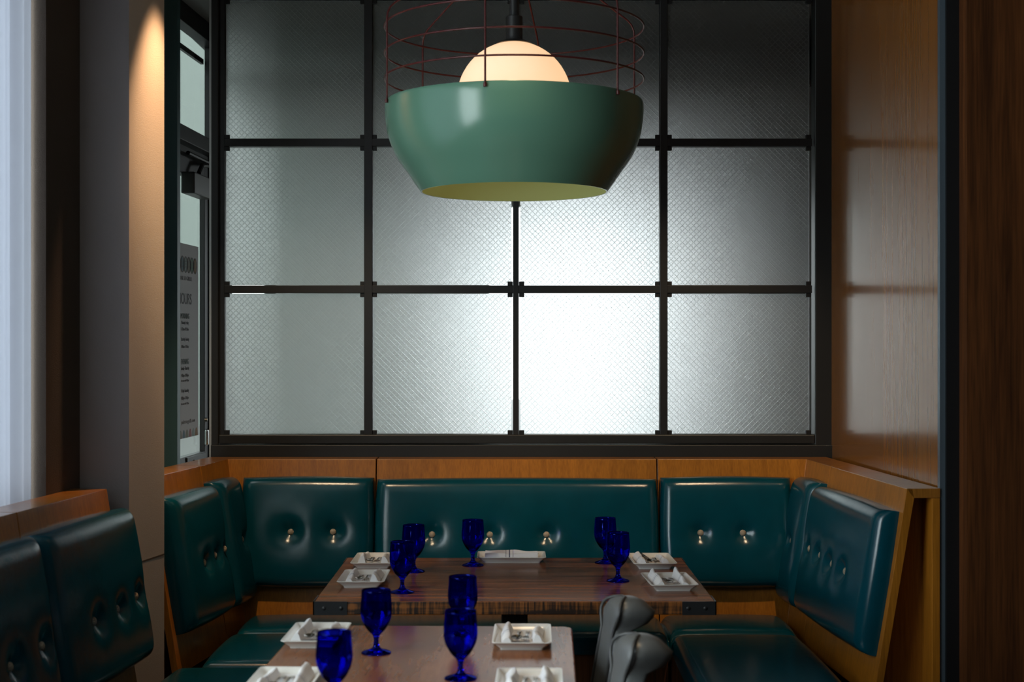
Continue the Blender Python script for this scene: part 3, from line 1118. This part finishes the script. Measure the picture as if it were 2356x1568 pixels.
gob = MB()
gob.lathe(smooth_prof(outer) + smooth_prof(inner), 56, cap0=True, cap1=True)
goblet = gob.build('water_goblet', M['cobalt'], None, smooth=True, angle=0)
goblets = [
    (-0.350, 5.06, 'cobalt blue goblet standing by the left rear plate of the booth table'),
    (-0.358, 4.64, 'cobalt blue goblet standing by the left front plate of the booth table'),
    (-0.143, 5.20, 'cobalt blue goblet at the left end of the booth table\'s long rear plate'),
    (0.345, 5.26, 'cobalt blue goblet by the right rear plate of the booth table'),
    (0.362, 4.86, 'cobalt blue goblet by the right front plate of the booth table'),
    (-0.357, 3.74, 'cobalt blue goblet on the small table\'s left, its foot fully visible'),
    (-0.400, 3.20, 'nearest cobalt goblet, its foot cut off, by small table\'s left front plate'),
    (-0.137, 3.955, 'cobalt blue goblet at the small table\'s rear, half hidden by another goblet'),
    (-0.125, 3.455, 'cobalt blue goblet at small table\'s middle, in front of a half hidden goblet'),
]
for i, (x, y, lab) in enumerate(goblets):
    o = goblet if i == 0 else goblet.copy()
    if i:
        COL.objects.link(o)
    o.location = (x, y, TH + 0.0004)
    o.rotation_euler = (0, 0, i * 0.7)
    tag(o, lab, 'glass', 'cobalt goblets on the tables')

# ------------------------------------------------------------------ plates, napkins, cutlery


def rrect(hx, hy, r, z, n_=5):
    pts = []
    for (cx, cy, a0) in ((hx - r, hy - r, 0), (-hx + r, hy - r, 90), (-hx + r, -hy + r, 180), (hx - r, -hy + r, 270)):
        for k in range(n_ + 1):
            a_ = R(a0 + 90 * k / n_)
            pts.append((cx + r * math.cos(a_), cy + r * math.sin(a_), z))
    return pts


PX, PY = 0.0795, 0.128
pl = MB()
pl.rings([rrect(PX - 0.022, PY - 0.022, 0.008, 0.0), rrect(PX - 0.021, PY - 0.021, 0.008, 0.004), rrect(PX - 0.004, PY - 0.004, 0.012, 0.019),
          rrect(PX, PY, 0.012, 0.022), rrect(PX - 0.0005, PY - 0.0005, 0.012, 0.0235), rrect(PX - 0.004, PY - 0.004, 0.011, 0.0235),
          rrect(PX - 0.014, PY - 0.014, 0.010, 0.013), rrect(PX - 0.024, PY - 0.024, 0.012, 0.0055)])
plate_src = pl.build('serving_plate', M['porcelain'], None, smooth=True, angle=60)


def napkin_mesh(seed):
    """cloth folded lengthwise: flat trough in the middle, soft folded ridges along both sides"""
    rnd = random.Random(seed)
    la, lb = rnd.uniform(0.019, 0.028), rnd.uniform(0.017, 0.026)
    ka, kb = rnd.uniform(-0.8, 0.8), rnd.uniform(-0.8, 0.8)
    pa, pb = rnd.uniform(0, 6), rnd.uniform(0, 6)
    mb_ = MB()
    # (layer inset at the ends, height scale, sideways shift)
    for q, (inset, hs, sh) in enumerate(((0.0, 1.0, 0.0), (0.006, 0.80, 0.0035), (0.002, 0.56, 0.0065))):
        rings = []
        for j in range(25):
            v = j / 24
            y = (v * 2 - 1) * (0.098 - inset)
            top = []
            for i in range(41):
                s_ = i / 20 - 1
                k = abs(s_)
                amp = la * (1 + ka * (v - 0.5)) if s_ < 0 else lb * (1 + kb * (v - 0.5))
                amp *= hs * (1 + 0.10 * math.sin(v * 8 + (pa if s_ < 0 else pb)))
                c_ = 0.70 + 0.05 * math.sin(v * 5 + pa)
                if k < 0.46:
                    z = 0.0018 * hs
                elif k < c_:
                    t = (k - 0.46) / (c_ - 0.46)
                    z = 0.0018 * hs + amp * (t * t * (3 - 2 * t))
                else:
                    t = min(1, (k - c_) / (1 - c_))
                    z = amp * math.sqrt(max(0.0, 1 - t ** 2.2)) + 0.0018 * hs
                x = s_ * 0.053 + (sh if s_ > 0 else -sh) * (0.8 if k > 0.5 else 0)
                top.append((x + 0.0015 * math.sin(v * 7 + seed), y, 0.0035 + z + 0.0008 * math.sin(v * 17 + s_ * 3)))
            bot = [(p[0], p[1], 0.0022) for p in top[::-1]]
            rings.append(top + bot)
        mb_.rings(rings)
    return mb_


def fork_mesh():
    mb_ = MB()
    # handle grows from narrow neck to a flared end; length along y, tines towards -y
    L0 = 0.085
    prof = [(-0.030, 0.0022), (0.0, 0.0026), (0.04, 0.0040), (0.075, 0.0062), (0.085, 0.0045)]
    arch = lambda y: 0.006 * math.sin((y + 0.085) / 0.17 * PI)
    rs = []
    for y, w in prof:
        z = arch(y)
        rs.append([(w, y, z + 0.0008), (-w, y, z + 0.0008), (-w, y, z - 0.0008), (w, y, z - 0.0008)])
    mb_.rings(rs)
    rs = []
    for y, w, dz in ((-0.028, 0.0024, 0), (-0.036, 0.008, -0.001), (-0.045, 0.0105, -0.002), (-0.054, 0.0108, -0.0015)):
        z = arch(y) + dz
        rs.append([(w, y, z + 0.0008), (-w, y, z + 0.0008), (-w, y, z - 0.0008), (w, y, z - 0.0008)])
    mb_.rings(rs)
    for k in range(4):
        x = -0.0089 + k * 0.00593
        mb_.tube([(x, -0.053, arch(-0.053) - 0.0015), (x, -0.07, 0.002), (x, -0.088, 0.004)], 0.0013, 6)
    return mb_


def spoon_mesh():
    mb_ = MB()
    arch = lambda y: 0.006 * math.sin((y + 0.085) / 0.17 * PI)
    rs = []
    for y, w in ((-0.032, 0.0022), (0.0, 0.0026), (0.04, 0.0040), (0.075, 0.0062), (0.085, 0.0045)):
        z = arch(y)
        rs.append([(w, y, z + 0.0008), (-w, y, z + 0.0008), (-w, y, z - 0.0008), (w, y, z - 0.0008)])
    mb_.rings(rs)

    def bowl(u, v, t=0):
        r_ = v
        a_ = u * 2 * PI
        return (0.0150 * r_ * math.cos(a_), -0.060 + 0.0285 * r_ * math.sin(a_), 0.0025 + 0.0062 * r_ * r_ - t)
    mb_.grid(lambda u, v: bowl(u, v), 20, 6)
    mb_.grid(lambda u, v: bowl(u, v, 0.0009), 20, 6)
    return mb_


def knife_mesh():
    mb_ = MB()
    rs = []
    for y, w, t in ((0.092, 0.005, 0.002), (0.085, 0.0068, 0.003), (0.03, 0.0055, 0.003), (0.0, 0.0048, 0.0025), (-0.004, 0.007, 0.001), (-0.06, 0.0085, 0.0008), (-0.088, 0.006, 0.0006), (-0.096, 0.001, 0.0004)):
        rs.append([(w, y, t), (-w, y, t), (-w, y, -t), (w, y, -t)])
    return mb_.rings(rs)


fork_src = fork_mesh().build('fork', M['steel'], None, smooth=True, angle=50)
spoon_src = spoon_mesh().build('spoon', M['steel'], None, smooth=True, angle=50, merge=True)
knife_src = knife_mesh().build('table_knife', M['steel'], None, smooth=True, angle=50)
used = set()


def inst(src, loc, rot, label, cat, group):
    if src.name in used:
        o = src.copy()
        COL.objects.link(o)
    else:
        o = src
        used.add(src.name)
    o.location = loc
    o.rotation_euler = rot
    return tag(o, label, cat, group)


settings = [
    (-0.503, 4.838, 0.0, 'left front plate of the booth table', 1),
    (-0.503, 5.235, 0.0, 'left rear plate of the booth table', 2),
    (-0.002, 5.315, 90.0, 'long rear middle plate of the booth table', 3),
    (0.512, 5.225, 1.5, 'right rear plate of the booth table', 4),
    (0.527, 4.775, 3.0, 'right front plate of the booth table', 5),
    (-0.535, 3.905, -1.0, 'left rear plate of the small table', 6),
    (0.028, 3.885, -1.0, 'right rear plate of the small table', 7),
    (-0.540, 3.355, -1.5, 'left front plate of the small table', 8),
    (0.040, 3.345, -1.5, 'right front plate of the small table', 9),
]
for (x, y, rz, nm, sd_) in settings:
    rz_ = R(rz)
    side = 'nearest the photo bottom' if y < 3.5 else 'holding a folded napkin and cutlery'
    inst(plate_src, (x, y, TH), (0, 0, rz_), 'white rectangular porcelain plate, ' + nm, 'plate', 'white plates on the tables')
    np_ = napkin_mesh(sd_).build('napkin', M['napkin'], None, smooth=True, angle=50)
    np_.location = (x, y, TH + 0.0065)
    np_.rotation_euler = (0, 0, rz_ + (PI if sd_ in (3,) else 0))
    tag(np_, 'white striped napkin with curled sides on the ' + nm, 'napkin', 'napkins on the plates')
    rnd = random.Random(sd_ * 13)
    c_, s_ = math.cos(rz_), math.sin(rz_)

    def at(dx, dy, dz):
        return (x + dx * c_ - dy * s_, y + dx * s_ + dy * c_, TH + 0.0135 + dz)
    inst(fork_src, at(0.0125 + rnd.uniform(-.001, .001), -0.012, 0.0035), (R(-2), 0, rz_ + R(rnd.uniform(-3, 3))), 'steel fork resting in the napkin on the ' + nm, 'fork', 'forks on the plates')
    inst(spoon_src, at(-0.0125 + rnd.uniform(-.001, .001), -0.012, 0.004), (R(-2), 0, rz_ + R(rnd.uniform(-3, 3))), 'steel spoon resting in the napkin on the ' + nm, 'spoon', 'spoons on the plates')

inst(knife_src, (0.512 - 0.022, 5.215, TH + 0.028), (0, R(62), R(8)), 'steel table knife leaning on the napkin of the right rear booth plate', 'knife', None)

# ------------------------------------------------------------------ pendant lamp
LX, LY = 0.0075, 4.93
lamp = thing('pendant_lamp', 'sage green dome pendant with oxblood wire cage and opal globe above the booth table', 'pendant lamp', (LX, LY, 2.085))
so = smooth_prof([(0.3225, 2.085), (0.345, 2.116), (0.367, 2.149), (0.395, 2.187), (0.417, 2.225), (0.434, 2.270), (0.443, 2.315), (0.447, 2.360), (0.4465, 2.385), (0.444, 2.3925)], 3)
si = [(r_ - 0.004, z_ + 0.0005) for r_, z_ in so][::-1]
mb = MB()
mb.lathe(so, 96, (LX, LY, 0))
mb.cur = 1
mb.lathe(si, 96, (LX, LY, 0))
mb.cur = 0
mb.lathe([so[-1], si[0]], 96, (LX, LY, 0))
mb.lathe([si[-1], so[0]], 96, (LX, LY, 0))
shade = mb.build('shade', [M['shade_green'], M['shade_in']], lamp, smooth=True, angle=60)
gp = [(max(1e-4, 0.199 * math.sin(t)), 2.406 + 0.199 * math.cos(t)) for t in [PI - PI * i / 32 for i in range(33)]]
MB().lathe(gp, 64, (LX, LY, 0), True, True).build('globe', M['globe'], lamp, smooth=True, angle=0)
MB().lathe([(0.0165, 2.69), (0.0165, 3.075)], 24, (LX, LY, 0), True, True).build('stem', M['black_metal'], lamp, smooth=True)
MB().lathe([(0.029, 2.612), (0.029, 2.692), (0.027, 2.694)], 28, (LX, LY, 0), True, True).build('socket', M['black_metal'], lamp, smooth=True)
MB().lathe([(0.062, 2.598), (0.050, 2.606), (0.030, 2.612), (0.029, 2.620)], 32, (LX, LY, 0), True, True).build('globe_cap', M['black_metal'], lamp, smooth=True)
MB().lathe([(0.025, 2.757), (0.025, 2.775)], 24, (LX, LY, 0), True, True).build('collar', M['black_metal'], lamp, smooth=True)
MB().lathe([(0.07, 3.06), (0.07, 3.098)], 32, (LX, LY, 0), True, True).build('ceiling_rose', M['black_metal'], lamp, smooth=True)
for z in (2.4715, 2.560, 2.651):
    MB().tube([(LX + 0.448 * math.cos(2 * PI * i / 96), LY + 0.448 * math.sin(2 * PI * i / 96), z) for i in range(96)], 0.0033, 8, True).build('cage_ring', M['cage'], lamp, smooth=True, angle=0)
for k in range(6):
    a_ = R(-90 - 11.8 + 60 * k)
    ca, sa = math.cos(a_), math.sin(a_)
    path = [(0.451, 2.375), (0.451, 2.40), (0.451, 2.655), (0.449, 2.675), (0.440, 2.695), (0.424, 2.711), (0.15, 2.885), (0.08, 2.93), (0.035, 2.95), (0.0165, 2.955)]
    MB().tube([(LX + r_ * ca, LY + r_ * sa, z_) for r_, z_ in path], 0.0034, 8).build('cage_wire', M['cage'], lamp, smooth=True, angle=0)
    MB().tube([(LX + 0.4525 * ca, LY + 0.4525 * sa, 2.372), (LX + 0.4525 * ca, LY + 0.4525 * sa, 2.384)], 0.0062, 10).build('wire_foot', M['cage'], lamp, smooth=True)

# ------------------------------------------------------------------ grey leather chairs


def make_chair(label):
    root = thing('dining_chair', label, 'chair', (0, 0, 0), 0, 'grey leather chairs beside the small table')
    # backrest: stacked rings in (depth b, width a); front faces -x
    lv = [  # h, front x, back x, front half-width, back half-width
        (0.40, -0.060, 0.060, 0.070, 0.110), (0.50, -0.048, 0.062, 0.064, 0.105), (0.60, -0.034, 0.062, 0.056, 0.096),
        (0.68, -0.022, 0.060, 0.049, 0.086), (0.74, -0.012, 0.056, 0.044, 0.076), (0.775, -0.006, 0.052, 0.042, 0.066),
        (0.792, -0.002, 0.064, 0.044, 0.060), (0.806, 0.000, 0.104, 0.052, 0.066), (0.822, 0.002, 0.122, 0.062, 0.068),
        (0.838, 0.005, 0.126, 0.066, 0.068), (0.852, 0.009, 0.114, 0.062, 0.062), (0.864, 0.017, 0.102, 0.050, 0.050), (0.871, 0.030, 0.086, 0.032, 0.032), (0.874, 0.045, 0.072, 0.012, 0.012)]
    rings = []
    for (h_, xf, xb, wn, wf) in lv:
        ring = []
        for i in range(36):
            t = 2 * PI * i / 36
            ct, st = math.cos(t), math.sin(t)
            e = 0.55 if h_ < 0.85 else 0.8
            cx = (abs(ct) ** e) * (1 if ct > 0 else -1)
            cy = (abs(st) ** e) * (1 if st > 0 else -1)
            x = (xf + xb) / 2 + (xb - xf) / 2 * cx
            y = (wn + (wf - wn) * (cx + 1) / 2) * cy
            ring.append((x, y, h_))
        rings.append(ring)
    MB().rings(rings).build('backrest', M['chair_leather'], root, smooth=True, angle=0)
    # piping round the front panel
    pts = []
    fr = [(h_, xf, wn, wf) for (h_, xf, xb, wn, wf) in lv]
    for (h_, xf, wn, wf) in fr:
        pts.append((xf + 0.004, -wn * 0.90, h_))
    for (h_, xf, wn, wf) in fr[::-1]:
        pts.append((xf + 0.004, wn * 0.90, h_))
    MB().tube(pts, 0.0045, 8).build('piping', M['chair_piping'], root, smooth=True, angle=0)
    cushion(root, 'seat', (-0.37, -0.205, 0.40), (1, 0, 0), (0, 1, 0), 0.33, 0.41, 0.07, (), edge=0.04, res=0.03, mat=M['chair_leather'])
    MB().box(-0.36, 0.05, -0.195, 0.195, 0.35, 0.40).build('seat_frame', M['dark_wood'], root, bevel=0.004)
    for sx_ in (-0.335, 0.03):
        for sy_ in (-0.17, 0.17):
            MB().rings([[(sx_ + r_ * dx, sy_ + r_ * dy, z) for dx, dy in ((1, 1), (-1, 1), (-1, -1), (1, -1))] for r_, z in ((0.014, 0), (0.02, 0.35))]).build('leg', M['dark_wood'], root, bevel=0.002)
    return root


ch1 = make_chair('grey leather chair beside the small table, farther of the two, with a rounded scroll top')
ch2 = copy_tree(ch1)
ch1.location = (0.258, 3.86, 0); ch1.rotation_euler = (0, 0, R(20))
ch2.location = (0.250, 3.36, 0); ch2.rotation_euler = (0, 0, R(20))
ch2['label'] = 'grey leather chair at the lower photo edge, nearer of the two beside the small table'
